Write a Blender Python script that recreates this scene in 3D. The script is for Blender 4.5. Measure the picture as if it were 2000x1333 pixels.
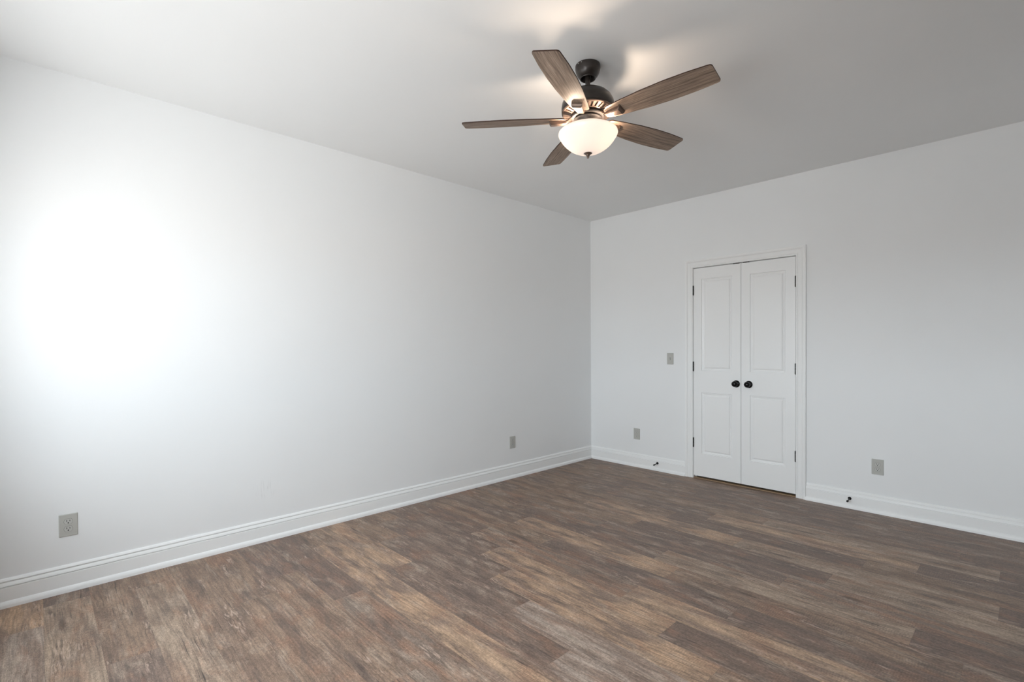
import bpy, bmesh, math, random
from mathutils import Vector, Matrix

for o in list(bpy.data.objects):
    bpy.data.objects.remove(o, do_unlink=True)
scene = bpy.context.scene
C = scene.collection
PI = math.pi

# ------------------------------------------------------------------ camera
CX, CY, CZ = 3.5332, -4.6467, 1.2813
YAW, PITCH, ROLL, FPX, PPY = 0.80764, -0.008915, -0.004291, 970.0, 688.34
F = Vector((-math.sin(YAW)*math.cos(PITCH), math.cos(YAW)*math.cos(PITCH), math.sin(PITCH)))
R = Vector((math.cos(YAW), math.sin(YAW), 0))
U = R.cross(F)
R2 = R*math.cos(ROLL) + U*math.sin(ROLL)
U2 = -R*math.sin(ROLL) + U*math.cos(ROLL)
cam_d = bpy.data.cameras.new('camera')
cam = bpy.data.objects.new('camera', cam_d); C.objects.link(cam)
m = Matrix((R2, U2, -F)).transposed().to_4x4(); m.translation = Vector((CX, CY, CZ))
cam.matrix_world = m
cam_d.sensor_width = 36; cam_d.sensor_fit = 'HORIZONTAL'
cam_d.lens = 36*FPX/2000
cam_d.shift_y = (PPY-666.5)/2000
cam_d.clip_start = 0.02
scene.camera = cam

# ------------------------------------------------------------------ world, colour management
SKY, GROUND = 25.3, 26.3      # overcast sky; pale ground outside, brighter towards +x where the sun is behind thin cloud
w = bpy.data.worlds.new('world'); scene.world = w; w.use_nodes = True
nt = w.node_tree; nt.nodes.clear()
tc = nt.nodes.new('ShaderNodeTexCoord'); sep = nt.nodes.new('ShaderNodeSeparateXYZ')
nt.links.new(tc.outputs['Generated'], sep.inputs[0])
def wmath(op, a, b, c=0.0):
    x = nt.nodes.new('ShaderNodeMath'); x.operation = op
    for k, v in enumerate((a, b, c)):
        if isinstance(v, bpy.types.NodeSocket): nt.links.new(v, x.inputs[k])
        else: x.inputs[k].default_value = v
    return x.outputs[0]
bg1 = nt.nodes.new('ShaderNodeBackground'); bg2 = nt.nodes.new('ShaderNodeBackground'); mxs = nt.nodes.new('ShaderNodeMixShader'); wo = nt.nodes.new('ShaderNodeOutputWorld')
bg1.inputs['Color'].default_value = (0.985, 0.99, 0.99, 1)
nt.links.new(wmath('MULTIPLY', wmath('MULTIPLY_ADD', sep.outputs['X'], 0.5, 0.5), GROUND), bg1.inputs['Strength'])
bg2.inputs['Color'].default_value = (0.875, 0.95, 1.01, 1); bg2.inputs['Strength'].default_value = SKY
mr = nt.nodes.new('ShaderNodeMapRange'); mr.interpolation_type = 'SMOOTHSTEP'
mr.inputs['From Min'].default_value = -0.03; mr.inputs['From Max'].default_value = 0.04
nt.links.new(sep.outputs['Z'], mr.inputs['Value']); nt.links.new(mr.outputs[0], mxs.inputs[0])
nt.links.new(bg1.outputs[0], mxs.inputs[1]); nt.links.new(bg2.outputs[0], mxs.inputs[2]); nt.links.new(mxs.outputs[0], wo.inputs[0])
vs = scene.view_settings
vs.view_transform = 'Standard'; vs.look = 'None'; vs.gamma = 1; vs.use_curve_mapping = False
vs.exposure = 0.0
scene.cycles.use_denoising = True
scene.cycles.max_bounces = 12; scene.cycles.diffuse_bounces = 8
scene.cycles.sample_clamp_indirect = 6

# room dimensions (metres)
H = 2.74; RX = 4.40; NY = -5.15; T = 0.13
WIN = [(0.70, 1.32, 0.92, 2.12), (2.00, 3.20, 0.92, 2.12)]      # x0, x1, z0, z1 in the near wall
DX0, DX1, DZ = 1.246, 2.156, 2.052                               # closet opening

# portals in the window openings, guiding the daylight
for (x0, x1, z0, z1) in WIN:
    l = bpy.data.lights.new('window_portal', 'AREA'); l.shape = 'RECTANGLE'; l.size = x1-x0; l.size_y = z1-z0
    l.cycles.is_portal = True
    lo = bpy.data.objects.new('window_portal', l); C.objects.link(lo)
    lo.location = ((x0+x1)/2, NY-0.10, (z0+z1)/2)
    lo.rotation_euler = (math.radians(90), 0, 0)

# ------------------------------------------------------------------ material helpers
def srgb(r, g, b):
    f = lambda c: (c/255)/12.92 if c/255 <= 0.04045 else ((c/255+0.055)/1.055)**2.4
    return (f(r), f(g), f(b), 1)

def mat(name, color, rough=0.5, metal=0.0, spec=0.5, emit=None, estr=0.0):
    m = bpy.data.materials.new(name); m.use_nodes = True
    b = m.node_tree.nodes['Principled BSDF']
    b.inputs['Base Color'].default_value = color
    b.inputs['Roughness'].default_value = rough
    b.inputs['Metallic'].default_value = metal
    b.inputs['Specular IOR Level'].default_value = spec
    if emit:
        b.inputs['Emission Color'].default_value = emit
        b.inputs['Emission Strength'].default_value = estr
    return m

class NG:
    """small node-graph helper"""
    def __init__(s, m): s.nt = m.node_tree; s.b = s.nt.nodes['Principled BSDF']
    def n(s, t, **k):
        x = s.nt.nodes.new(t)
        for a, v in k.items(): setattr(x, a, v)
        return x
    def link(s, a, b): s.nt.links.new(a, b)
    def setin(s, sock, v):
        if isinstance(v, bpy.types.NodeSocket): s.link(v, sock)
        else: sock.default_value = v
    def vmath(s, op, a, b):
        x = s.n('ShaderNodeVectorMath', operation=op); s.setin(x.inputs[0], a); s.setin(x.inputs[1], b); return x.outputs[0]
    def math(s, op, a, b=0.0, clamp=False):
        x = s.n('ShaderNodeMath', operation=op, use_clamp=clamp); s.setin(x.inputs[0], a); s.setin(x.inputs[1], b); return x.outputs[0]
    def noise(s, vec, scale=1.0, detail=3, rough=0.5, dist=0.0):
        x = s.n('ShaderNodeTexNoise'); s.link(vec, x.inputs['Vector'])
        x.inputs['Scale'].default_value = scale; x.inputs['Detail'].default_value = detail
        x.inputs['Roughness'].default_value = rough; x.inputs['Distortion'].default_value = dist
        return x.outputs['Fac']
    def rng(s, v, a, b, c=0.0, d=1.0):
        x = s.n('ShaderNodeMapRange'); x.interpolation_type = 'SMOOTHSTEP'
        s.setin(x.inputs['Value'], v)
        for k, q in zip(('From Min', 'From Max', 'To Min', 'To Max'), (a, b, c, d)): x.inputs[k].default_value = q
        return x.outputs[0]
    def mix(s, fac, a, b, blend='MIX'):
        x = s.n('ShaderNodeMix', data_type='RGBA', blend_type=blend)
        s.setin(x.inputs[0], fac); s.setin(x.inputs[6], a); s.setin(x.inputs[7], b); return x.outputs[2]

def paint(name, color, rough, bump=0.02, scale=220, scuffs=False):
    m = mat(name, color, rough, spec=0.35)
    g = NG(m)
    t = g.n('ShaderNodeTexCoord').outputs['Object']
    n1 = g.noise(t, scale, 2)
    bp = g.n('ShaderNodeBump'); bp.inputs['Strength'].default_value = bump; bp.inputs['Distance'].default_value = 0.002
    g.link(n1, bp.inputs['Height']); g.link(bp.outputs[0], g.b.inputs['Normal'])
    n2 = g.noise(t, 1.3, 2)
    v = g.rng(n2, 0.3, 0.7, 0.985, 1.0)
    col = g.mix(1.0, color, v, 'MULTIPLY')
    if scuffs:
        # faint vertical rub marks low on the wall, near y=-3.55 z=0.36
        sp = g.n('ShaderNodeSeparateXYZ'); g.link(t, sp.inputs[0])
        dy = g.math('ABSOLUTE', g.math('ADD', sp.outputs['Y'], 3.55)); dz = g.math('ABSOLUTE', g.math('SUBTRACT', sp.outputs['Z'], 0.35))
        mask = g.math('MULTIPLY', g.rng(dy, 0.10, 0.02), g.rng(dz, 0.09, 0.02))
        st = g.noise(g.vmath('MULTIPLY', t, (1, 160, 12)), 1.0, 2)
        k = g.math('MULTIPLY', mask, g.rng(st, 0.52, 0.68, 0, 0.16))
        col = g.mix(k, col, (0.35, 0.35, 0.35, 1))
    g.link(col, g.b.inputs['Base Color'])
    return m

M_wall = paint('wall_paint', (0.865, 0.875, 0.878, 1), 0.62, scuffs=True)
M_ceil = paint('ceiling_paint', (0.86, 0.87, 0.87, 1), 0.8, 0.03, 160)
M_trim = paint('trim_paint', (0.90, 0.905, 0.90, 1), 0.32, 0.01, 60)
M_added_hall = paint('added_hall_dark', (0.40, 0.39, 0.37, 1), 0.7)  # dark surfaces of the added hall, so little light bounces back
M_added_hallfloor = mat('added_hall_floor', (0.10, 0.075, 0.06, 1), 0.6)
M_closet = paint('closet_paint', (0.55, 0.54, 0.52, 1), 0.7)

def bronze(name, col, rough, metal, var=0.35):
    m = mat(name, col, rough, metal); g = NG(m)
    t = g.n('ShaderNodeTexCoord').outputs['Object']
    n = g.noise(t, 60, 3)
    g.link(g.rng(n, 0.3, 0.7, rough-0.02, rough+0.03), g.b.inputs['Roughness'])
    g.link(g.mix(g.rng(n, 0.45, 0.75, 0, var), col, (col[0]*1.6, col[1]*1.35, col[2]*1.2, 1)), g.b.inputs['Base Color'])
    return m
M_bronze = bronze('oiled_bronze', (0.034, 0.027, 0.023, 1), 0.32, 0.2, 0.08)
M_darkcast = bronze('dark_cast_housing', (0.012, 0.009, 0.008, 1), 0.5, 0.0, 0.2)
M_copper = bronze('rubbed_bronze', (0.15, 0.108, 0.086, 1), 0.36, 0.55)
M_black = bronze('black_hardware', (0.012, 0.012, 0.012, 1), 0.17, 0.6)
M_hinge = bronze('dark_hinge_metal', (0.03, 0.028, 0.027, 1), 0.4, 0.5)
M_rubber = mat('black_rubber', (0.015, 0.015, 0.016, 1), 0.6)
M_plate = paint('switch_plate_plastic', (0.50, 0.497, 0.465, 1), 0.35, 0.0)
M_recep = paint('receptacle_plastic', (0.54, 0.54, 0.51, 1), 0.3, 0.0)
M_slot = mat('slot_black', (0.01, 0.01, 0.01, 1), 0.8)
M_screw = mat('screw_metal', (0.6, 0.6, 0.58, 1), 0.3, 0.9)
M_vinyl = mat('window_vinyl', (0.82, 0.82, 0.82, 1), 0.35)
M_tan = paint('bare_wood_threshold', (0.36, 0.25, 0.15, 1), 0.6)

# window glass: thin sheet that passes light and reflects a little
M_glass = bpy.data.materials.new('window_glass'); M_glass.use_nodes = True
gn = M_glass.node_tree; gn.nodes.clear()
o_ = gn.nodes.new('ShaderNodeOutputMaterial'); mx = gn.nodes.new('ShaderNodeMixShader'); tr = gn.nodes.new('ShaderNodeBsdfTransparent'); gl = gn.nodes.new('ShaderNodeBsdfGlossy')
gl.inputs['Roughness'].default_value = 0.02; mx.inputs[0].default_value = 0.06; tr.inputs[0].default_value = (0.97, 0.98, 0.98, 1)
gn.links.new(tr.outputs[0], mx.inputs[1]); gn.links.new(gl.outputs[0], mx.inputs[2]); gn.links.new(mx.outputs[0], o_.inputs[0])

# frosted lamp glass
M_bowl = bpy.data.materials.new('frosted_lamp_glass'); M_bowl.use_nodes = True
gn = M_bowl.node_tree; gn.nodes.clear()
o_ = gn.nodes.new('ShaderNodeOutputMaterial'); a1 = gn.nodes.new('ShaderNodeAddShader'); mx = gn.nodes.new('ShaderNodeMixShader'); mx2 = gn.nodes.new('ShaderNodeMixShader')
tl = gn.nodes.new('ShaderNodeBsdfTranslucent'); df = gn.nodes.new('ShaderNodeBsdfDiffuse'); em = gn.nodes.new('ShaderNodeEmission'); gs = gn.nodes.new('ShaderNodeBsdfGlossy')
tl.inputs[0].default_value = (0.36, 0.335, 0.315, 1); df.inputs[0].default_value = (0.82, 0.78, 0.75, 1)
em.inputs[0].default_value = (1.0, 0.90, 0.83, 1); em.inputs[1].default_value = 0.37
gs.inputs['Roughness'].default_value = 0.25
mx.inputs[0].default_value = 0.5; mx2.inputs[0].default_value = 0.05
gn.links.new(tl.outputs[0], mx.inputs[1]); gn.links.new(df.outputs[0], mx.inputs[2])
gn.links.new(mx.outputs[0], mx2.inputs[1]); gn.links.new(gs.outputs[0], mx2.inputs[2])
gn.links.new(mx2.outputs[0], a1.inputs[0]); gn.links.new(em.outputs[0], a1.inputs[1]); gn.links.new(a1.outputs[0], o_.inputs[0])
M_bulb = mat('lit_bulb', (0.9, 0.85, 0.8, 1), 0.5, emit=(1.0, 0.78, 0.58, 1), estr=12.0)

# fan blade wood (UV: u along the blade in metres, v across)
M_blade = mat('driftwood_blade', (0.2, 0.15, 0.12, 1), 0.5, spec=0.3)
g = NG(M_blade)
uv = g.n('ShaderNodeUVMap', uv_map='UVMap').outputs[0]
wob = g.noise(g.vmath('MULTIPLY', uv, (2.5, 10, 1)), 1.0, 2)
cmb = g.n('ShaderNodeCombineXYZ'); g.link(g.math('MULTIPLY', wob, 0.022), cmb.inputs[1])
uvw = g.vmath('ADD', uv, cmb.outputs[0])
n1 = g.noise(g.vmath('MULTIPLY', uvw, (2.6, 95, 1)), 1.0, 6, 0.72)
n2 = g.noise(g.vmath('MULTIPLY', uvw, (16, 520, 1)), 1.0, 3, 0.6)
n3 = g.noise(g.vmath('MULTIPLY', uv, (3, 8, 1)), 1.0, 2)
rp = g.n('ShaderNodeValToRGB'); g.link(n1, rp.inputs[0])
rp.color_ramp.elements[0].position = 0.30; rp.color_ramp.elements[0].color = srgb(86, 72, 62)
rp.color_ramp.elements[1].position = 0.70; rp.color_ramp.elements[1].color = srgb(184, 163, 145)
e = rp.color_ramp.elements.new(0.5); e.color = srgb(148, 128, 112)
c1 = g.mix(1.0, rp.outputs[0], g.rng(n2, 0.3, 0.7, 0.66, 1.2), 'MULTIPLY')
c1 = g.mix(1.0, c1, g.rng(n3, 0.3, 0.7, 0.85, 1.12), 'MULTIPLY')
g.link(c1, g.b.inputs['Base Color'])
M_edge = mat('blade_edge', srgb(62, 44, 36), 0.6, spec=0.2)

# vinyl plank floor (UV: metres inside each printed board, shifted per design)
M_floor = mat('vinyl_plank', (0.2, 0.15, 0.12, 1), 0.42, spec=0.36)
g = NG(M_floor)
uv = g.n('ShaderNodeUVMap', uv_map='UVMap').outputs[0]
loc = g.n('ShaderNodeUVMap', uv_map='local').outputs[0]
colA = g.n('ShaderNodeAttribute', attribute_name='tone_a').outputs['Color']
colB = g.n('ShaderNodeAttribute', attribute_name='tone_b').outputs['Color']
wob = g.noise(g.vmath('MULTIPLY', uv, (2.2, 9, 1)), 1.0, 3)
cmb = g.n('ShaderNodeCombineXYZ'); g.link(g.math('MULTIPLY', wob, 0.05), cmb.inputs[1])
uvw = g.vmath('ADD', uv, cmb.outputs[0])
broad = g.noise(g.vmath('MULTIPLY', uvw, (2.6, 13, 1)), 1.0, 4, 0.6, 0.3)
patch = g.noise(g.vmath('MULTIPLY', uv, (3.4, 11, 1)), 1.0, 5, 0.65, 0.5)
streak = g.noise(g.vmath('MULTIPLY', uvw, (5, 110, 1)), 1.0, 6, 0.68)
fine = g.noise(g.vmath('MULTIPLY', uv, (90, 420, 1)), 1.0, 3, 0.7)
mott = g.noise(g.vmath('MULTIPLY', uv, (70, 95, 1)), 1.0, 4, 0.7)
cloud = g.noise(g.vmath('MULTIPLY', uv, (14, 26, 1)), 1.0, 4, 0.6, 0.5)
c = g.mix(g.rng(broad, 0.40, 0.60), colA, colB)
# weathered grey-white, rust and dark washes printed on the boards
c = g.mix(g.rng(patch, 0.50, 0.68, 0, 0.62), c, srgb(170, 152, 134))
patch2 = g.noise(g.vmath('ADD', g.vmath('MULTIPLY', uv, (3.4, 9, 1)), (31, 17, 0)), 1.0, 4, 0.6, 0.5)
c = g.mix(g.rng(patch2, 0.50, 0.68, 0, 0.5), c, srgb(146, 110, 88))
patch3 = g.noise(g.vmath('ADD', g.vmath('MULTIPLY', uvw, (3.0, 15, 1)), (7, 53, 0)), 1.0, 5, 0.65, 0.3)
c = g.mix(g.rng(patch3, 0.50, 0.70, 0, 0.7), c, srgb(96, 82, 74))
c = g.mix(1.0, c, g.rng(cloud, 0.3, 0.7, 0.91, 1.08), 'MULTIPLY')
c = g.mix(1.0, c, g.rng(streak, 0.30, 0.70, 0.68, 1.28), 'MULTIPLY')
c = g.mix(1.0, c, g.rng(fine, 0.32, 0.68, 0.72, 1.24), 'MULTIPLY')
c = g.mix(1.0, c, g.rng(mott, 0.3, 0.7, 0.78, 1.18), 'MULTIPLY')
# saw marks across the boards
sp = g.n('ShaderNodeSeparateXYZ'); g.link(uv, sp.inputs[0])
sw = g.math('SINE', g.math('ADD', g.math('MULTIPLY', sp.outputs[0], 620.0), g.math('MULTIPLY', g.noise(g.vmath('MULTIPLY', uv, (9, 22, 1)), 1.0, 2), 14.0)))
smask = g.rng(g.noise(g.vmath('ADD', g.vmath('MULTIPLY', uv, (2.2, 7, 1)), (3, 9, 0)), 1.0, 2), 0.48, 0.62)
c = g.mix(1.0, c, g.math('ADD', 1.0, g.math('MULTIPLY', g.math('MULTIPLY', sw, smask), 0.09)), 'MULTIPLY')
# long dark checks, short pale checks and knots
ck = g.noise(g.vmath('MULTIPLY', uvw, (3.2, 150, 1)), 1.0, 3, 0.5)
cm = g.rng(g.noise(g.vmath('ADD', g.vmath('MULTIPLY', uv, (2.4, 14, 1)), (13, 5, 0)), 1.0, 2), 0.48, 0.60)
c = g.mix(g.math('MULTIPLY', g.rng(ck, 0.40, 0.31, 0, 0.85), cm), c, srgb(52, 43, 39))
pk = g.noise(g.vmath('MULTIPLY', uvw, (16, 120, 1)), 1.0, 3, 0.6, 1.0)
pm = g.rng(g.noise(g.vmath('ADD', g.vmath('MULTIPLY', uv, (2.8, 11, 1)), (41, 71, 0)), 1.0, 2), 0.60, 0.67)
c = g.mix(g.math('MULTIPLY', g.rng(pk, 0.52, 0.60, 0, 0.7), pm), c, srgb(188, 164, 146))
c = g.mix(g.math('MULTIPLY', g.rng(pk, 0.42, 0.36, 0, 0.6), pm), c, srgb(80, 64, 56))
vo = g.n('ShaderNodeTexVoronoi'); g.link(g.vmath('MULTIPLY', uv, (1.9, 6.5, 1)), vo.inputs['Vector']); vo.inputs['Scale'].default_value = 1.0
kd = g.math('ADD', vo.outputs['Distance'], g.math('MULTIPLY', g.math('SUBTRACT', mott, 0.5), 0.10))
c = g.mix(g.rng(kd, 0.14, 0.05, 0, 0.6), c, srgb(74, 54, 44))
# joints between boards
sl = g.n('ShaderNodeSeparateXYZ'); g.link(loc, sl.inputs[0])
ex = sl.outputs[0]; ey = sl.outputs[1]
edge = g.math('MINIMUM', ex, ey)
c = g.mix(g.rng(edge, 0.0012, 0.0003, 0, 0.22), c, srgb(55, 44, 38))
c = g.mix(1.0, c, (1.065, 1.06, 1.08, 1), 'MULTIPLY')
g.link(c, g.b.inputs['Base Color'])
g.link(g.rng(streak, 0.3, 0.7, 0.38, 0.50), g.b.inputs['Roughness'])
bp = g.n('ShaderNodeBump'); bp.inputs['Strength'].default_value = 0.12; bp.inputs['Distance'].default_value = 0.001
g.link(g.math('ADD', g.math('ADD', fine, streak), g.rng(edge, 0.0, 0.0015, 0, 1.0)), bp.inputs['Height']); g.link(bp.outputs[0], g.b.inputs['Normal'])

# ------------------------------------------------------------------ mesh helpers
def obj(name, bm, mats, parent=None, smooth=False, angle=35):
    me = bpy.data.meshes.new(name); bmesh.ops.recalc_face_normals(bm, faces=bm.faces); bm.to_mesh(me); bm.free()
    if not isinstance(mats, (list, tuple)): mats = [mats]
    for mm in mats: me.materials.append(mm)
    if smooth:
        me.polygons.foreach_set('use_smooth', [True]*len(me.polygons))
        me.set_sharp_from_angle(angle=math.radians(angle))
    o = bpy.data.objects.new(name, me); C.objects.link(o)
    if parent: o.parent = parent
    return o

def box(bm, x0, x1, y0, y1, z0, z1, mi=0):
    v = [bm.verts.new(p) for p in ((x0,y0,z0),(x1,y0,z0),(x1,y1,z0),(x0,y1,z0),(x0,y0,z1),(x1,y0,z1),(x1,y1,z1),(x0,y1,z1))]
    for f in ((0,3,2,1),(4,5,6,7),(0,1,5,4),(1,2,6,5),(2,3,7,6),(3,0,4,7)):
        bm.faces.new([v[i] for i in f]).material_index = mi
    return v

def bevel_box(bm, x0, x1, y0, y1, z0, z1, r, seg=2, mi=0):
    b2 = bmesh.new(); box(b2, x0, x1, y0, y1, z0, z1, mi)
    bmesh.ops.bevel(b2, geom=b2.edges[:], offset=r, segments=seg, affect='EDGES', profile=0.5)
    me = bpy.data.meshes.new('t'); b2.to_mesh(me); b2.free(); bm.from_mesh(me); bpy.data.meshes.remove(me)

def lathe(bm, prof, seg=72, center=(0,0), mi=0, axis='Z', origin=(0,0,0)):
    """prof: list of (radius, height). Z axis by default; axis='Y' turns the height to -Y (out of the back wall)."""
    rings = []
    for (r, h) in prof:
        if r < 1e-6:
            p = [(0, 0, h)]
        else:
            p = [(r*math.cos(2*PI*k/seg), r*math.sin(2*PI*k/seg), h) for k in range(seg)]
        if axis == 'Y': p = [(a, -c_, b) for a, b, c_ in p]
        rings.append([bm.verts.new((a+origin[0], b+origin[1], c_+origin[2])) for a, b, c_ in p])
    for a, b in zip(rings[:-1], rings[1:]):
        if len(a) == 1 and len(b) == 1: continue
        if len(a) == 1:
            for k in range(seg): bm.faces.new((a[0], b[k], b[(k+1) % seg])).material_index = mi
        elif len(b) == 1:
            for k in range(seg): bm.faces.new((a[k], a[(k+1) % seg], b[0])).material_index = mi
        else:
            for k in range(seg): bm.faces.new((a[k], a[(k+1) % seg], b[(k+1) % seg], b[k])).material_index = mi

def extrude_profile(bm, prof, a, b, n):
    """prof: list of (offset from wall along n, z); swept from point a to b (xy)."""
    A = [bm.verts.new((a[0]+n[0]*d, a[1]+n[1]*d, z)) for d, z in prof]
    B = [bm.verts.new((b[0]+n[0]*d, b[1]+n[1]*d, z)) for d, z in prof]
    L = len(prof)
    for i in range(L-1): bm.faces.new((A[i], A[i+1], B[i+1], B[i]))
    bm.faces.new(A); bm.faces.new(B)
    bm.faces.new((A[-1], A[0], B[0], B[-1]))

def struct(o): o['kind'] = 'structure'; return o
def empty(name, loc=(0,0,0)):
    o = bpy.data.objects.new(name, None); o.empty_display_size = 0.05; o.location = loc; C.objects.link(o); return o
def tag(o, label, cat, group=None):
    o['label'] = label; o['category'] = cat
    if group: o['group'] = group
    return o

# ------------------------------------------------------------------ floor: boards laid as in the room
PW, PL = 0.1783, 1.2195
TONES = {   # two printed tones of each board design
 'tan':   (srgb(174, 146, 120), srgb(138, 117, 102)),
 'gold':  (srgb(175, 145, 118), srgb(136, 115, 100)),
 'grey':  (srgb(131, 111, 97), srgb(112, 95, 85)),
 'brown': (srgb(143, 120, 101), srgb(122, 101, 86)),
 'rust':  (srgb(142, 113, 94), srgb(128, 112, 99)),
 'greige':(srgb(163, 142, 122), srgb(140, 119, 102)),
 'pale':  (srgb(162, 145, 131), srgb(140, 120, 106)),
 'dark':  (srgb(114, 96, 85), srgb(122, 102, 89)),
}
names = list(TONES)
START = {4:.978, 5:.65, 7:.992, 8:.328, 9:.163, 10:.737, 11:.91, 12:.108, 13:.865, 14:1.174, 15:.24, 16:.563, 17:.97, 18:.347,
         19:1.09, 20:.62, 21:.787, 22:1.155, 23:.233, 24:.95, 25:.15, 26:.368, 0:.50, 1:1.05, 2:.22, 3:.80, 6:.42, 27:.9, 28:.55, 29:.1, 30:.7}
ROWT = {   # tones along a row, board by board from the left wall (board before the first joint comes first)
 4: 'grey brown greige dark dark', 5: 'brown grey tan dark dark', 7: 'brown gold greige dark', 8: 'grey brown dark greige grey',
 9: 'brown rust grey rust brown', 10: 'brown grey greige dark grey', 11: 'grey gold brown grey', 12: 'grey brown grey dark brown',
 13: 'dark rust tan brown', 14: 'grey gold dark brown', 15: 'brown grey gold brown', 16: 'brown grey pale brown', 17: 'gold grey pale grey',
 18: 'brown gold tan brown', 19: 'dark rust brown grey', 20: 'grey brown rust brown', 21: 'brown brown gold grey', 22: 'brown brown greige grey',
 23: 'brown greige brown grey', 24: 'brown grey brown pale', 25: 'grey greige brown brown', 26: 'gold pale greige brown',
 0: 'dark brown grey dark', 1: 'brown grey dark brown', 2: 'grey brown dark grey', 3: 'brown dark grey dark', 6: 'grey brown dark brown'}
rnd = random.Random(5)
bm = bmesh.new(); uvl = bm.loops.layers.uv.new('UVMap'); lol = bm.loops.layers.uv.new('local')
info = []
CL = 0.70   # closet depth beyond the back wall
def plank(x0, x1, ya, yb, xs, tone, seed):
    # split finely at the ends so joints shade correctly
    v = [bm.verts.new(p) for p in ((x0, yb, 0), (x1, yb, 0), (x1, ya, 0), (x0, ya, 0))]
    f = bm.faces.new(v)
    ox = seed*3.7; oy = seed*1.31
    for lp, (px, py) in zip(f.loops, ((x0, yb), (x1, yb), (x1, ya), (x0, ya))):
        lp[uvl].uv = (px-xs+ox, (ya-py)+oy)
    info.append(tone)
    return f
rows = int((0-NY)/PW)+1
PLN = []
for r in range(-4, rows+1):
    ya = -r*PW; yb = -(r+1)*PW
    if ya > CL or ya <= NY: continue
    yb = max(yb, NY)
    s = START.get(r, rnd.random()*PL) - PL
    tl_ = ROWT.get(r, '').split()
    k = 0; x = s
    while x < RX:
        x0, x1 = max(x, 0.0), min(x+PL, RX)
        if x1 > x0 + 1e-6:
            tone = tl_[k] if k < len(tl_) else rnd.choice(['brown', 'grey', 'dark', 'greige', 'rust'])
            seed = names.index(tone) + (8 if rnd.random() < 0.35 else 0) + (16 if tone in ('brown', 'grey') and rnd.random() < 0.5 else 0)
            if ya <= 0.0 or True: PLN.append((x0, x1, ya, yb, x, tone, seed))
            k += 1
        x += PL
fa = []
for p in PLN: plank(*p)
# edge distance lives in a per-face UV whose values are metres from the nearest joint: use fan-split quads
bm.faces.ensure_lookup_table()
faces = list(bm.faces)
newinfo = []
bm2 = bmesh.new(); u2 = bm2.loops.layers.uv.new('UVMap'); l2 = bm2.loops.layers.uv.new('local')
for f, tone in zip(faces, info):
    xs_ = sorted({l.vert.co.x for l in f.loops}); ys_ = sorted({l.vert.co.y for l in f.loops})
    x0, x1, y0, y1 = xs_[0], xs_[-1], ys_[0], ys_[-1]
    base = None
    for l in f.loops:
        if abs(l.vert.co.x-x0) < 1e-7 and abs(l.vert.co.y-y1) < 1e-7: base = (l[uvl].uv.x, l[uvl].uv.y)
    xm, ym = (x0+x1)/2, (y0+y1)/2
    for (a0, a1) in ((x0, xm), (xm, x1)):
        for (b0, b1) in ((y0, ym), (ym, y1)):
            pts = ((a0, b0), (a1, b0), (a1, b1), (a0, b1))
            nf = bm2.faces.new([bm2.verts.new((px, py, 0)) for px, py in pts])
            for lp, (px, py) in zip(nf.loops, pts):
                lp[u2].uv = (base[0]+px-x0, base[1]+(y1-py))
                lp[l2].uv = (min(px-x0, x1-px), min(py-y0, y1-py))
            newinfo.append(tone)
bm.free()
me = bpy.data.meshes.new('floor'); bm2.to_mesh(me); bm2.free()
me.materials.append(M_floor)
for nm, i in (('tone_a', 0), ('tone_b', 1)):
    at = me.attributes.new(nm, 'FLOAT_COLOR', 'FACE')
    for k, tone in enumerate(newinfo): at.data[k].color = TONES[tone][i]
floor = bpy.data.objects.new('floor', me); C.objects.link(floor); struct(floor)
bm = bmesh.new(); box(bm, 0, RX, NY, CL, -0.15, -0.004); struct(obj('trim_1', bm, M_closet))   # slab under the boards

# ------------------------------------------------------------------ walls and ceiling
bm = bmesh.new(); box(bm, -T, RX+T, NY-T, CL+T, H, H+0.12); struct(obj('ceiling', bm, M_ceil))
bm = bmesh.new(); box(bm, -T, 0, NY-T, CL+T, -0.15, H); struct(obj('wall_left', bm, M_wall))
# right wall with a wide opening to an invented dark hall, added to dim the right side
OY0, OY1, OZ, HX = -4.30, -1.30, 2.35, 2.6
bm = bmesh.new(); box(bm, RX, RX+T, NY-T, OY0, -0.15, H); box(bm, RX, RX+T, OY1, CL+T, -0.15, H); box(bm, RX, RX+T, OY0, OY1, OZ, H); struct(obj('wall_right', bm, M_wall))
bm = bmesh.new(); box(bm, RX+T+HX, RX+2*T+HX, OY0-0.6, OY1+0.6, 0, H); box(bm, RX+T, RX+T+HX, OY0-0.6-T, OY0-0.6, 0, H); box(bm, RX+T, RX+T+HX, OY1+0.6, OY1+0.6+T, 0, H)
struct(obj('wall_added_hall', bm, M_added_hall))
bm = bmesh.new(); box(bm, RX+T, RX+T+HX, OY0-0.6, OY1+0.6, -0.15, 0.0); box(bm, RX, RX+T, OY0, OY1, -0.15, 0.0); struct(obj('floor_added_hall', bm, M_added_hallfloor))
bm = bmesh.new(); box(bm, RX+T, RX+T+HX, OY0-0.6, OY1+0.6, H, H+0.12); struct(obj('ceiling_added_hall', bm, M_added_hall))

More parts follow.
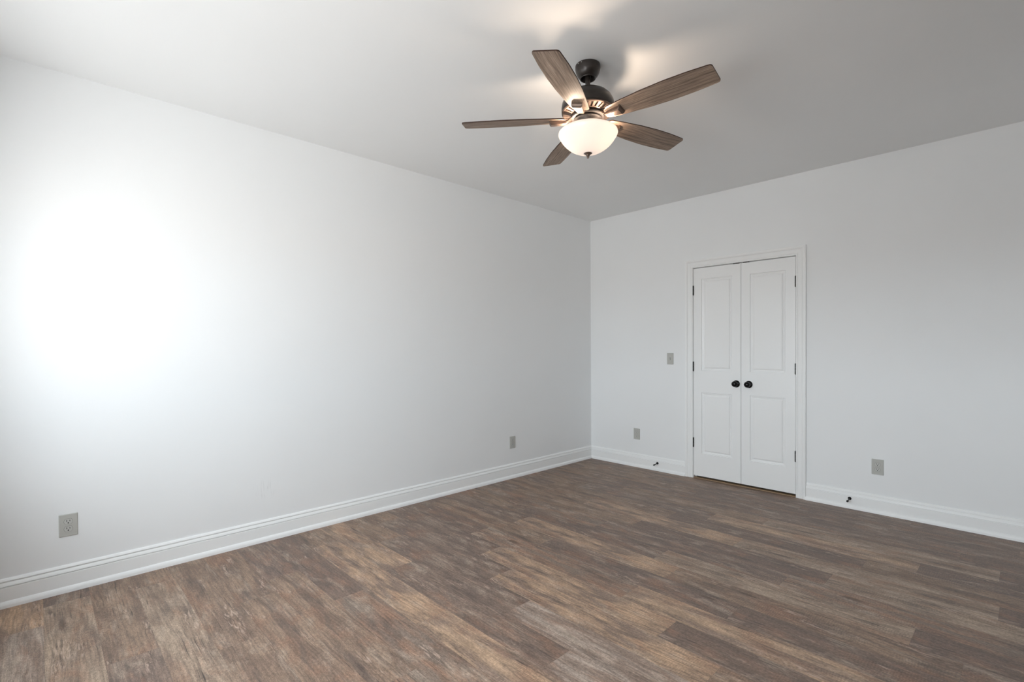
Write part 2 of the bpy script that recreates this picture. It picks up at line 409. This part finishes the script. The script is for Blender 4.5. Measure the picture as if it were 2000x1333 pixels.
def wall_with_holes(name, xa, xb, ya, yb, holes, zb=0.0):
    bm = bmesh.new()
    xs = sorted({xa, xb, *[h[0] for h in holes], *[h[1] for h in holes]})
    zs = sorted({zb, H, *[max(h[2], zb) for h in holes], *[h[3] for h in holes]})
    cell = {}
    for i in range(len(xs)-1):
        for j in range(len(zs)-1):
            cx, cz = (xs[i]+xs[i+1])/2, (zs[j]+zs[j+1])/2
            cell[i, j] = not any(h[0] < cx < h[1] and h[2] < cz < h[3] for h in holes)
    V = {}
    def vv(i, j, k):
        if (i, j, k) not in V: V[i, j, k] = bm.verts.new((xs[i], (ya, yb)[k], zs[j]))
        return V[i, j, k]
    for (i, j), s in cell.items():
        if not s: continue
        for k in (0, 1): bm.faces.new((vv(i,j,k), vv(i+1,j,k), vv(i+1,j+1,k), vv(i,j+1,k)))
        if not cell.get((i-1, j)): bm.faces.new((vv(i,j,0), vv(i,j+1,0), vv(i,j+1,1), vv(i,j,1)))
        if not cell.get((i+1, j)): bm.faces.new((vv(i+1,j,0), vv(i+1,j,1), vv(i+1,j+1,1), vv(i+1,j+1,0)))
        if not cell.get((i, j-1)): bm.faces.new((vv(i,j,0), vv(i,j,1), vv(i+1,j,1), vv(i+1,j,0)))
        if not cell.get((i, j+1)): bm.faces.new((vv(i,j+1,0), vv(i+1,j+1,0), vv(i+1,j+1,1), vv(i,j+1,1)))
    return struct(obj(name, bm, M_wall))
wall_with_holes('wall_back', 0, RX, 0.0, T, [(DX0-0.018, DX1+0.018, -1, DZ+0.018)])
wall_with_holes('wall_near', 0, RX, NY-T, NY, [(x0, x1, z0, z1) for x0, x1, z0, z1 in WIN])
bm = bmesh.new(); box(bm, 0, RX, CL, CL+T, 0, H); struct(obj('wall_closet', bm, M_closet))

# ------------------------------------------------------------------ baseboards with shoe moulding
BB = [(0, 0.141), (0.0035, 0.141), (0.0060, 0.1385), (0.0105, 0.1300), (0.0110, 0.1270), (0.0045, 0.1255), (0.0045, 0.1225),
      (0.0085, 0.1205), (0.0115, 0.1150), (0.0145, 0.1075), (0.0155, 0.1040), (0.0075, 0.1025), (0.0075, 0.0990), (0.0145, 0.0975),
      (0.0150, 0.0960), (0.0150, 0.0310), (0.0165, 0.0300), (0.0205, 0.0270), (0.0245, 0.0210), (0.0270, 0.0140), (0.0280, 0.0060), (0.0285, 0.0), (0, 0.0)]
def baseboard(name, a, b, n):
    bm = bmesh.new(); extrude_profile(bm, BB, a, b, n)
    return struct(obj(name, bm, M_trim))
baseboard('baseboard_left', (0, NY), (0, 0), (1, 0))
baseboard('baseboard_back_left', (0, 0), (1.1665, 0), (0, -1))
baseboard('baseboard_back_right', (2.2355, 0), (RX, 0), (0, -1))
baseboard('baseboard_right', (RX, OY1), (RX, 0), (-1, 0)); baseboard('baseboard_right', (RX, NY), (RX, OY0), (-1, 0))
baseboard('baseboard_near', (0, NY), (RX, NY), (0, 1))

# ------------------------------------------------------------------ closet doorway: casing, jamb, threshold
CAS = [(0.0, 0.0), (0.0, 0.010), (0.003, 0.012), (0.010, 0.012), (0.0125, 0.0085), (0.016, 0.0115), (0.024, 0.0135), (0.034, 0.0145), (0.044, 0.0150),
       (0.050, 0.0125), (0.053, 0.0165), (0.058, 0.0200), (0.064, 0.0215), (0.072, 0.0215), (0.0755, 0.0205), (0.077, 0.018), (0.077, 0.0)]
def casing(name, x0, x1, z1, ny, yw, bottom=0.0, mats=M_trim, z0=None):
    """mitred frame around an opening; ny = outward direction in y"""
    bm = bmesh.new(); rings = []
    for (wd, d) in CAS:
        y = yw + ny*d
        pts = [(x0-wd, y, bottom), (x0-wd, y, z1+wd), (x1+wd, y, z1+wd), (x1+wd, y, bottom)]
        if z0 is not None: pts = [(x0-wd, y, z0-wd), (x0-wd, y, z1+wd), (x1+wd, y, z1+wd), (x1+wd, y, z0-wd)]
        rings.append([bm.verts.new(p) for p in pts])
    segs = 4 if z0 is not None else 3
    for a, b in zip(rings[:-1], rings[1:]):
        for k in range(segs): bm.faces.new((a[k], a[(k+1) % 4], b[(k+1) % 4], b[k]))
    if z0 is None:
        bm.faces.new([r[0] for r in rings]); bm.faces.new([r[3] for r in rings])
    for k in range(segs): bm.faces.new((rings[0][k], rings[0][(k+1) % 4], rings[-1][(k+1) % 4], rings[-1][k]))
    return obj(name, bm, mats)
struct(casing('trim_2', 1.243, 2.158, 2.053, -1, 0.0))
bm = bmesh.new()
box(bm, DX0-0.018, DX0, -0.002, T+0.002, 0, DZ+0.018); box(bm, DX1, DX1+0.018, -0.002, T+0.002, 0, DZ+0.018)
box(bm, DX0, DX1, -0.002, T+0.002, DZ, DZ+0.018)
box(bm, DX0, DX0+0.012, 0.040, 0.075, 0, DZ); box(bm, DX1-0.012, DX1, 0.040, 0.075, 0, DZ); box(bm, DX0+0.012, DX1-0.012, 0.040, 0.075, DZ-0.012, DZ)
struct(obj('trim_3', bm, M_trim))
bm = bmesh.new(); box(bm, DX0, DX1, 0.004, 0.045, 0.0, 0.006); struct(obj('trim_4', bm, M_tan))

# ------------------------------------------------------------------ the two closet door leaves
def door_leaf(name, x0, x1, panels, hinge_side):
    root = struct(empty(name, ((x0+x1)/2, 0, 0)))
    cx = (x0+x1)/2
    z0, z1 = 0.026, 2.044; th = 0.035
    bm = bmesh.new()
    # slab: front face at y=0 with moulded panels, grid cut around them
    xs = [x0, panels[0][0], panels[0][1], x1]; zs = sorted([z0, z1] + [p[2] for p in panels] + [p[3] for p in panels])
    V = {}
    def vv(i, j):
        if (i, j) not in V: V[i, j] = bm.verts.new((xs[i]-cx, 0, zs[j]))
        return V[i, j]
    for i in range(3):
        for j in range(len(zs)-1):
            if i == 1 and any(abs(zs[j]-p[2]) < 1e-6 for p in panels): continue
            bm.faces.new((vv(i,j), vv(i+1,j), vv(i+1,j+1), vv(i,j+1)))
    b = [bm.verts.new((x-cx, th, z)) for x, z in ((x0,z0),(x1,z0),(x1,z1),(x0,z1))]
    bm.faces.new(b)
    nz = len(zs)
    left = [vv(0,j) for j in range(nz)]; right = [vv(3,j) for j in range(nz)]
    bm.faces.new(left + [b[3], b[0]]); bm.faces.new(right + [b[2], b[1]])
    bm.faces.new([vv(i,0) for i in range(4)] + [b[1], b[0]]); bm.faces.new([vv(i,nz-1) for i in range(4)] + [b[2], b[3]])
    PR = [(0, 0), (0.0015, 0.0080), (0.0050, 0.0092), (0.0075, 0.0055), (0.0160, 0.0085), (0.0215, 0.0110), (0.0240, 0.0110), (0.0270, 0.0055), (0.0350, 0.0020), (0.0365, 0.0018)]
    for (px0, px1, pz0, pz1) in panels:
        rings = []
        for (wd, d) in PR:
            if wd == 0:
                i0 = 1; j0 = [k for k, z in enumerate(zs) if abs(z-pz0) < 1e-6][0]; j1 = j0+1
                rings.append([vv(1,j0), vv(2,j0), vv(2,j1), vv(1,j1)])
            else:
                rings.append([bm.verts.new((x-cx, d, z)) for x, z in ((px0+wd,pz0+wd),(px1-wd,pz0+wd),(px1-wd,pz1-wd),(px0+wd,pz1-wd))])
        for a, c_ in zip(rings[:-1], rings[1:]):
            for k in range(4): bm.faces.new((a[k], a[(k+1) % 4], c_[(k+1) % 4], c_[k]))
        bm.faces.new(rings[-1])
    obj('door_panel', bm, M_trim, root)
    # hinges
    for hz in (1.833, 1.091, 0.348):
        hx = (x0-0.0015 if hinge_side < 0 else x1+0.0015) - cx
        bm = bmesh.new()
        for q in range(3):
            lathe(bm, [(0, hz-0.045+0.030*q+0.0006), (0.0062, hz-0.045+0.030*q+0.0006), (0.0062, hz-0.045+0.030*(q+1)-0.0006), (0, hz-0.045+0.030*(q+1)-0.0006)], 20, origin=(hx, -0.005, 0))
        for s_ in (1, -1): lathe(bm, [(0.004, hz+s_*0.045), (0.0045, hz+s_*0.047), (0.0, hz+s_*0.0495)], 16, origin=(hx, -0.005, 0))
        box(bm, hx-0.0012, hx+0.0012, -0.004, 0.030, hz-0.0445, hz+0.0445)
        obj('hinge', bm, M_hinge, root, smooth=True)
    # knob
    kx = (1.659 if hinge_side < 0 else 1.770) - cx; kz = 0.940
    bm = bmesh.new()
    lathe(bm, [(0.0, 0.064), (0.008, 0.0635), (0.016, 0.0605), (0.0225, 0.0545), (0.0262, 0.0465), (0.0268, 0.0410), (0.0252, 0.0350), (0.0205, 0.0295), (0.0135, 0.0255), (0.0105, 0.021), (0.0100, 0.0135), (0.0120, 0.0100)], 48, axis='Y', origin=(kx, 0, kz))
    kn = obj('door_knob', bm, M_black, root, smooth=True)
    bm = bmesh.new()
    lathe(bm, [(0.0, 0.0115), (0.012, 0.0115), (0.020, 0.0105), (0.026, 0.0075), (0.0275, 0.0078), (0.0315, 0.0050), (0.0330, 0.0025), (0.0330, 0.0)], 48, axis='Y', origin=(kx, 0, kz))
    obj('rosette', bm, M_black, kn, smooth=True)
    # catch on top edge near the meeting stile
    cx0, cx1 = (1.628, 1.677) if hinge_side < 0 else (1.719, 1.768)
    bm = bmesh.new(); box(bm, cx0-cx, cx1-cx, -0.0015, 0.030, z1, 2.0515); obj('ball_catch', bm, M_hinge, root)
    return root
door_leaf('door_1', 1.2495, 1.6990, [(1.3285, 1.6225, 1.051, 1.938), (1.3285, 1.6225, 0.247, 0.842)], -1)
door_leaf('door_2', 1.7025, 2.1525, [(1.7810, 2.0750, 1.051, 1.938), (1.7810, 2.0750, 0.247, 0.842)], 1)

# ------------------------------------------------------------------ windows behind the camera
def window(name, x0, x1, z0, z1):
    root = struct(empty(name, ((x0+x1)/2, NY-0.06, z0)))
    ox, oy, oz = root.location
    def P(bm, *a): box(bm, a[0]-ox, a[1]-ox, a[2]-oy, a[3]-oy, a[4]-oz, a[5]-oz)
    bm = bmesh.new(); f = 0.045; ya, yb = NY-0.115, NY-0.045; zm = (z0+z1)/2
    P(bm, x0, x0+f, ya, yb, z0, z1); P(bm, x1-f, x1, ya, yb, z0, z1); P(bm, x0+f, x1-f, ya, yb, z0, z0+f); P(bm, x0+f, x1-f, ya, yb, z1-f, z1)
    obj('window_frame', bm, M_vinyl, root)
    for (a, b, yo) in ((z0+f, zm+0.02, NY-0.075), (zm-0.02, z1-f, NY-0.100)):
        bm = bmesh.new(); s = 0.035
        P(bm, x0+f, x0+f+s, yo-0.012, yo+0.012, a, b); P(bm, x1-f-s, x1-f, yo-0.012, yo+0.012, a, b)
        P(bm, x0+f+s, x1-f-s, yo-0.012, yo+0.012, a, a+s); P(bm, x0+f+s, x1-f-s, yo-0.012, yo+0.012, b-s, b)
        sash = obj('sash', bm, M_vinyl, root)
        bm = bmesh.new(); v = [bm.verts.new((x-ox, yo-oy, z-oz)) for x, z in ((x0+f+s, a+s), (x1-f-s, a+s), (x1-f-s, b-s), (x0+f+s, b-s))]; bm.faces.new(v)
        obj('window_pane', bm, M_glass, sash)
    bm = bmesh.new(); P(bm, x0-0.09, x1+0.09, NY-0.04, NY+0.045, z0-0.022, z0); obj('window_sill', bm, M_trim, root)
    cs = casing('window_casing', x0, x1, z1, 1, NY, bottom=z0); cs.parent = root; cs.matrix_parent_inverse = Matrix.Translation(-root.location)
    return root
for i, q in enumerate(WIN): window('window_%d' % (i+1), *q)

# ------------------------------------------------------------------ outlets and switch (built in local frame: face toward -Y, origin on wall)
def rounded(bm, cx, cz, w_, h_, r, y0, y1, seg=6, ch=0.0):
    """rounded rectangle prism, front at y1 (negative)"""
    def ring(inset, y):
        pts = []
        for sx, sz, a0 in ((1, 1, 0), (-1, 1, 90), (-1, -1, 180), (1, -1, 270)):
            for k in range(seg+1):
                a = math.radians(a0+90*k/seg); rr = max(r-inset, 1e-4)
                pts.append((cx+sx*(w_/2-r)+rr*math.cos(a), y, cz+sz*(h_/2-r)+rr*math.sin(a)))
        return [bm.verts.new(p) for p in pts]
    R_ = [ring(0, y0), ring(0, y1+ch), ring(ch*1.4, y1)] if ch else [ring(0, y0), ring(0, y1)]
    n = len(R_[0])
    for a, b in zip(R_[:-1], R_[1:]):
        for k in range(n): bm.faces.new((a[k], a[(k+1) % n], b[(k+1) % n], b[k]))
    bm.faces.new(R_[-1]); bm.faces.new(R_[0])

def outlet_proto():
    root = empty('wall_outlet')
    bm = bmesh.new(); rounded(bm, 0, 0, 0.076, 0.118, 0.003, 0.0, -0.0058, 3, ch=0.0035)
    plate = obj('cover_plate', bm, M_plate, root)
    bm = bmesh.new(); lathe(bm, [(0.0033, 0.0056), (0.0033, 0.0066), (0.0, 0.0072)], 16, axis='Y')
    obj('screw', bm, M_plate, plate, smooth=True)
    for s in (1, -1):
        zc = s*0.0195
        bm = bmesh.new()
        # gap shade painted as a dark disc, then the receptacle face: circle with flattened top and bottom
        def disc(rad, flat, y0, y1, mi):
            pts = []
            for k in range(48):
                a = 2*PI*k/48; x = rad*math.cos(a); z = max(-flat, min(flat, rad*math.sin(a))); pts.append((x, z))
            A = [bm.verts.new((x, y0, zc+z)) for x, z in pts]; B = [bm.verts.new((x, y1, zc+z)) for x, z in pts]
            for k in range(48): bm.faces.new((A[k], A[(k+1) % 48], B[(k+1) % 48], B[k])).material_index = mi
            bm.faces.new(B).material_index = mi
        disc(0.0183, 0.0150, -0.0050, -0.00595, 1)
        disc(0.0170, 0.0138, -0.0050, -0.0078, 0)
        rc = obj('receptacle', bm, [M_recep, mat_shadow], root)
        bm = bmesh.new()
        box(bm, -0.0076, -0.0050, -0.0081, -0.0075, zc-0.0005, zc+0.0085)
        box(bm, 0.0050, 0.0073, -0.0081, -0.0075, zc+0.0005, zc+0.0078)
        lathe(bm, [(0.0030, 0.0075), (0.0030, 0.0081), (0, 0.0081)], 20, axis='Y', origin=(0, 0, zc-0.0070))
        obj('socket_slots', bm, M_slot, rc)
    return root
mat_shadow = mat('receptacle_gap_shade', (0.22, 0.22, 0.20, 1), 0.6)  # shade in the gaps, put into the colour

def copy_tree(o, parent=None):
    c_ = o.copy(); C.objects.link(c_)
    if parent: c_.parent = parent
    for ch in list(o.children): copy_tree(ch, c_)
    return c_
p0 = outlet_proto()
spots = [((0, -4.535, 0.350), 90, 'light grey duplex outlet low on the long left wall, nearest the camera'),
         ((0, -1.268, 0.350), 90, 'small grey outlet far along the left wall, near the room corner'),
         ((0.6095, 0, 0.351), 0, 'grey outlet on the back wall between the corner and the closet doors'),
         ((2.723, 0, 0.355), 0, 'grey duplex outlet on the back wall right of the closet doors')]
for i, (loc_, rz, lab) in enumerate(spots):
    o = p0 if i == 0 else copy_tree(p0)
    o.location = loc_; o.rotation_euler = (0, 0, math.radians(rz))
    tag(o, lab, 'outlet', 'wall outlets around the room')

root = empty('light_switch', (1.0005, 0, 1.163)); tag(root, 'light grey toggle light switch on the back wall left of the closet doors', 'light switch')
bm = bmesh.new(); rounded(bm, 0, 0, 0.071, 0.116, 0.003, 0.0, -0.0055, 3, ch=0.003); pl_ = obj('cover_plate', bm, M_plate, root)
for s in (1, -1):
    bm = bmesh.new(); lathe(bm, [(0.0033, 0.0053), (0.0033, 0.0063), (0.0, 0.0068)], 16, axis='Y', origin=(0, 0, s*0.030))
    obj('screw', bm, M_screw, pl_, smooth=True)
bm = bmesh.new(); box(bm, -0.0055, 0.0055, -0.0058, -0.0050, -0.0125, 0.0125); fr = obj('toggle_slot_shade', bm, mat_shadow, root)  # dark plate standing in for shade around the toggle
bm = bmesh.new(); bevel_box(bm, -0.0042, 0.0042, -0.017, -0.004, -0.004, 0.005, 0.0012)
for v in bm.verts:
    if v.co.y < -0.010: v.co.z -= 0.006
obj('toggle', bm, M_recep, root)

# ------------------------------------------------------------------ door stops on the baseboard
def door_stop(x, lab):
    root = empty('door_stop', (x, -0.015, 0.078)); tag(root, lab, 'door stop', 'black door stops on the back baseboard')
    bm = bmesh.new(); lathe(bm, [(0, 0.010), (0.006, 0.009), (0.0105, 0.006), (0.0125, 0.002), (0.0130, 0.0)], 32, axis='Y'); obj('base_flange', bm, M_black, root, smooth=True)
    bm = bmesh.new(); lathe(bm, [(0.0055, 0.006), (0.0042, 0.016), (0.0040, 0.060)], 24, axis='Y'); obj('rod', bm, M_black, root, smooth=True)
    bm = bmesh.new(); lathe(bm, [(0.0, 0.056), (0.0072, 0.057), (0.0078, 0.062), (0.0074, 0.073), (0.0055, 0.076), (0.0, 0.077)], 24, axis='Y'); obj('rubber_tip', bm, M_rubber, root, smooth=True)
    root.rotation_euler = (math.radians(6), 0, 0)
    return root
door_stop(0.862, 'black rod door stop on the baseboard left of the closet doors')
door_stop(2.545, 'black rod door stop on the baseboard right of the closet doors')

# ------------------------------------------------------------------ ceiling fan
FX, FY = 1.943, -2.575
fan = empty('ceiling_fan', (FX, FY, H)); tag(fan, 'dark bronze ceiling fan with five driftwood blades and a lit frosted glass bowl', 'ceiling fan')
def fz(z): return z-H
def flathe(name, prof, m_, parent=fan, seg=96, angle=35):
    bm = bmesh.new(); lathe(bm, [(r, fz(z)) for r, z in prof], seg); return obj(name, bm, m_, parent, smooth=True, angle=angle)
can = flathe('canopy', [(0, 2.739), (0.062, 2.739), (0.064, 2.737), (0.0645, 2.722), (0.0635, 2.7195), (0.0625, 2.712), (0.0585, 2.698), (0.052, 2.686), (0.045, 2.6780), (0.0410, 2.6750), (0.0415, 2.6720), (0.0400, 2.6695), (0.0375, 2.6690), (0.0355, 2.6710), (0.0345, 2.6850), (0.026, 2.700), (0.013, 2.704), (0, 2.704)], M_bronze)
for a in (-100, -82):
    a = math.radians(a); bm = bmesh.new()
    bmesh.ops.create_uvsphere(bm, u_segments=12, v_segments=8, radius=0.0028)
    for v in bm.verts: v.co += Vector((0.0645*math.cos(a), 0.0645*math.sin(a), fz(2.7305)))
    obj('canopy_screw', bm, M_screw, can, smooth=True)
flathe('downrod', [(0.0128, 2.703), (0.0128, 2.608)], M_bronze)
flathe('rod_collar', [(0.0128, 2.626), (0.019, 2.624), (0.021, 2.615), (0.022, 2.605)], M_bronze)
flathe('motor_housing', [(0, 2.611), (0.030, 2.611), (0.055, 2.608), (0.080, 2.600), (0.103, 2.586), (0.121, 2.568), (0.132, 2.546), (0.136, 2.524), (0.136, 2.508), (0.1345, 2.502), (0.129, 2.499)], M_bronze, angle=50)
# ribbed vent ring under the motor
def cone_z(r): return 2.499 - (0.129-r)*0.22
vr = flathe('vent_ring', [(0.1345, 2.502), (0.1350, 2.497), (0.130, 2.4940), (0.1255, 2.4945), (0.1235, 2.5010)], M_copper)
flathe('vent_recess', [(0.1237, 2.5012), (0.091, 2.4942)], M_bronze, vr)
flathe('vent_inner_ring', [(0.091, 2.4940), (0.0905, 2.4875), (0.088, 2.4855), (0.084, 2.4842), (0.080, 2.4850)], M_copper, vr)
bm = bmesh.new()
for k in range(30):
    a = 2*PI*k/30; e1 = Vector((math.cos(a), math.sin(a), 0)); t = Vector((-math.sin(a), math.cos(a), 0))
    vs_ = []
    for (r, hw, dz) in ((0.0895, 0.0066, -0.0072), (0.1250, 0.0096, -0.0072)):
        zb = cone_z(r)
        for s in (-1, 1):
            vs_.append(bm.verts.new(e1*r + t*hw*s + Vector((0, 0, fz(zb+0.004)))))
            vs_.append(bm.verts.new(e1*r + t*hw*s*0.75 + Vector((0, 0, fz(zb-0.0035)))))
    a0, a1, b0, b1, c0, c1_, d0, d1 = vs_
    for f in ((a0,a1,b1,b0), (c0,d0,d1,c1_), (a0,c0,c1_,a1), (b0,b1,d1,d0), (a1,c1_,d1,b1), (a0,b0,d0,c0)): bm.faces.new(f)
obj('vent_ribs', bm, M_copper, vr)
flathe('flywheel', [(0.0, 2.486), (0.083, 2.486), (0.086, 2.484), (0.087, 2.472), (0.0835, 2.467), (0.076, 2.466), (0.0, 2.466)], M_darkcast)
flathe('switch_housing', [(0.068, 2.466), (0.0715, 2.463), (0.0720, 2.458), (0.0690, 2.454), (0.0660, 2.448), (0.0640, 2.434), (0.0600, 2.429), (0.030, 2.427), (0.0, 2.427)], M_darkcast)
flathe('center_post', [(0.006, 2.430), (0.006, 2.280)], M_bronze, seg=24)

# blades
PHI = -0.2043; ZB = 2.4620; TH0 = 5.1058
def half_width(u, side):
    # u from 0 (root) to 1 (tip)
    pts = [(0.0, 0.043), (0.06, 0.0465), (0.2, 0.0555), (0.4, 0.0655), (0.6, 0.0700), (0.78, 0.0685), (1.0, 0.0605)]
    for (a, wa), (b, wb) in zip(pts[:-1], pts[1:]):
        if u <= b:
            t = (u-a)/(b-a); t = t*t*(3-2*t)*0.35 + t*0.65; return wa+(wb-wa)*t
    return pts[-1][1]
def blade_outline():
    r0, r1 = 0.118, 0.6530
    N = 26; up = []; lo = []
    for k in range(N+1):
        u = k/N; r = r0+(r1-r0)*u
        up.append((r, half_width(u, 1)))
    def corner(cx_, cy_, rad, a0, a1, n=7):
        return [(cx_+rad*math.cos(math.radians(a0+(a1-a0)*i/n)), cy_+rad*math.sin(math.radians(a0+(a1-a0)*i/n))) for i in range(n+1)]
    cr_t = 0.014; cr_r = 0.022
    pts = []
    # upper edge from root to tip
    pts += corner(r0+cr_r, half_width(0.03, 1)-cr_r, cr_r, 180, 95)
    pts += [p for p in up if r0+cr_r*1.2 < p[0] < r1-cr_t*1.1]
    pts += corner(r1-cr_t, half_width(1, 1)-cr_t, cr_t, 85, 0)
    low = [(x, -y) for x, y in pts][::-1]
    return pts + low
OUT = blade_outline()
def make_blade(k):
    a = TH0 + k*2*PI/5
    rot = Matrix.Rotation(a, 4, 'Z') @ Matrix.Translation((0, 0, fz(ZB))) @ Matrix.Rotation(PHI, 4, 'X')
    th = 0.0055
    bm = bmesh.new(); uvl_ = bm.loops.layers.uv.new('UVMap')
    A = [bm.verts.new((x, y, -th/2)) for x, y in OUT]; B = [bm.verts.new((x, y, th/2)) for x, y in OUT]
    fb = bm.faces.new(A); ft = bm.faces.new(B)
    n = len(A)
    for i in range(n):
        bm.faces.new((A[i], A[(i+1) % n], B[(i+1) % n], B[i])).material_index = 1
    for f in bm.faces:
        for lp in f.loops: lp[uvl_].uv = (lp.vert.co.x + k*2.3, lp.vert.co.y + k*0.9)
    bmesh.ops.transform(bm, matrix=rot, verts=bm.verts)
    bl = obj('blade', bm, [M_blade, M_edge], fan)
    # bracket: curved arm from flywheel, tapered raised pad under the blade
    bm = bmesh.new()
    def loft(secs):
        rings = []
        for (x, z, hw, ht) in secs:
            c4 = min(hw, ht)*0.5
            pts = [(-hw, -ht+c4), (-hw+c4, -ht), (hw-c4, -ht), (hw, -ht+c4), (hw, ht), (-hw, ht)]
            rings.append([bm.verts.new((x, y, z+zz)) for y, zz in pts])
        for r_a, r_b in zip(rings[:-1], rings[1:]):
            for i in range(6): bm.faces.new((r_a[i], r_a[(i+1) % 6], r_b[(i+1) % 6], r_b[i]))
        bm.faces.new(rings[0]); bm.faces.new(rings[-1])
    # pad (in blade frame)
    b0 = len(bm.verts)
    loft([(0.110, -0.0120, 0.0135, 0.0050), (0.125, -0.0130, 0.0165, 0.0085), (0.150, -0.0135, 0.0195, 0.0100), (0.190, -0.0135, 0.0240, 0.0100), (0.1905, -0.0125, 0.0275, 0.0095), (0.1955, -0.0110, 0.0280, 0.0080), (0.1985, -0.0085, 0.0280, 0.0055), (0.2000, -0.0060, 0.0270, 0.0030)])
    bmesh.ops.transform(bm, matrix=Matrix.Translation((0, 0, fz(ZB))) @ Matrix.Rotation(PHI, 4, 'X'), verts=bm.verts)
    loft([(0.070, fz(2.474), 0.017, 0.004), (0.086, fz(2.472), 0.015, 0.004), (0.096, fz(2.464), 0.013, 0.004), (0.106, fz(2.4545), 0.0125, 0.0045), (0.122, fz(2.4490), 0.0135, 0.0055)])
    bmesh.ops.transform(bm, matrix=Matrix.Rotation(a, 4, 'Z'), verts=bm.verts)
    obj('blade_bracket', bm, M_copper, bl)
for k in range(5): make_blade(k)

# glass bowl, finial, bulbs
bowl = flathe('glass_bowl', [(0.1225, 2.4030), (0.1250, 2.4060), (0.1310, 2.4040), (0.1420, 2.3975), (0.1480, 2.3920), (0.1495, 2.3865), (0.1475, 2.3810), (0.1440, 2.3740), (0.1395, 2.3670), (0.1300, 2.3520), (0.1180, 2.3380), (0.1030, 2.3240), (0.0850, 2.3110), (0.0640, 2.3000), (0.0420, 2.2930), (0.0200, 2.2895), (0.0070, 2.2890)], M_bowl, angle=60)
so = bowl.modifiers.new('thickness', 'SOLIDIFY'); so.thickness = 0.003; so.offset = 1
fin = flathe('finial', [(0.0, 2.2965), (0.0205, 2.2960), (0.0240, 2.2930), (0.0238, 2.2890), (0.0190, 2.2845), (0.0120, 2.2800), (0.0095, 2.2765), (0.0090, 2.2730), (0.0055, 2.2705), (0.0062, 2.2670), (0.0050, 2.2620), (0.0, 2.2600)], M_copper, seg=48, angle=50)
LAMP_W = 6.5
for a in (25, 205):
    ar = math.radians(a); px, py = 0.072*math.cos(ar), 0.072*math.sin(ar)
    bm = bmesh.new()
    lathe(bm, [(0.0, -0.046), (0.008, -0.044), (0.0145, -0.036), (0.0165, -0.026), (0.0150, -0.014), (0.010, -0.004), (0.0095, 0.0)], 32)
    bm.transform(Matrix.Translation((px, py, fz(2.408))))
    obj('bulb', bm, M_bulb, fan, smooth=True)
    bm = bmesh.new(); lathe(bm, [(0.0, 0.0), (0.011, 0.0), (0.0115, 0.020), (0.0, 0.020)], 24)
    bm.transform(Matrix.Translation((px, py, fz(2.408))))
    obj('bulb_socket', bm, M_bronze, fan, smooth=True)
    l = bpy.data.lights.new('bulb_light', 'POINT'); l.energy = LAMP_W; l.color = (1.0, 0.78, 0.59); l.shadow_soft_size = 0.018
    lo = bpy.data.objects.new('bulb_light', l); C.objects.link(lo); lo.parent = fan
    lo.location = (px*1.42, py*1.42, fz(2.385))
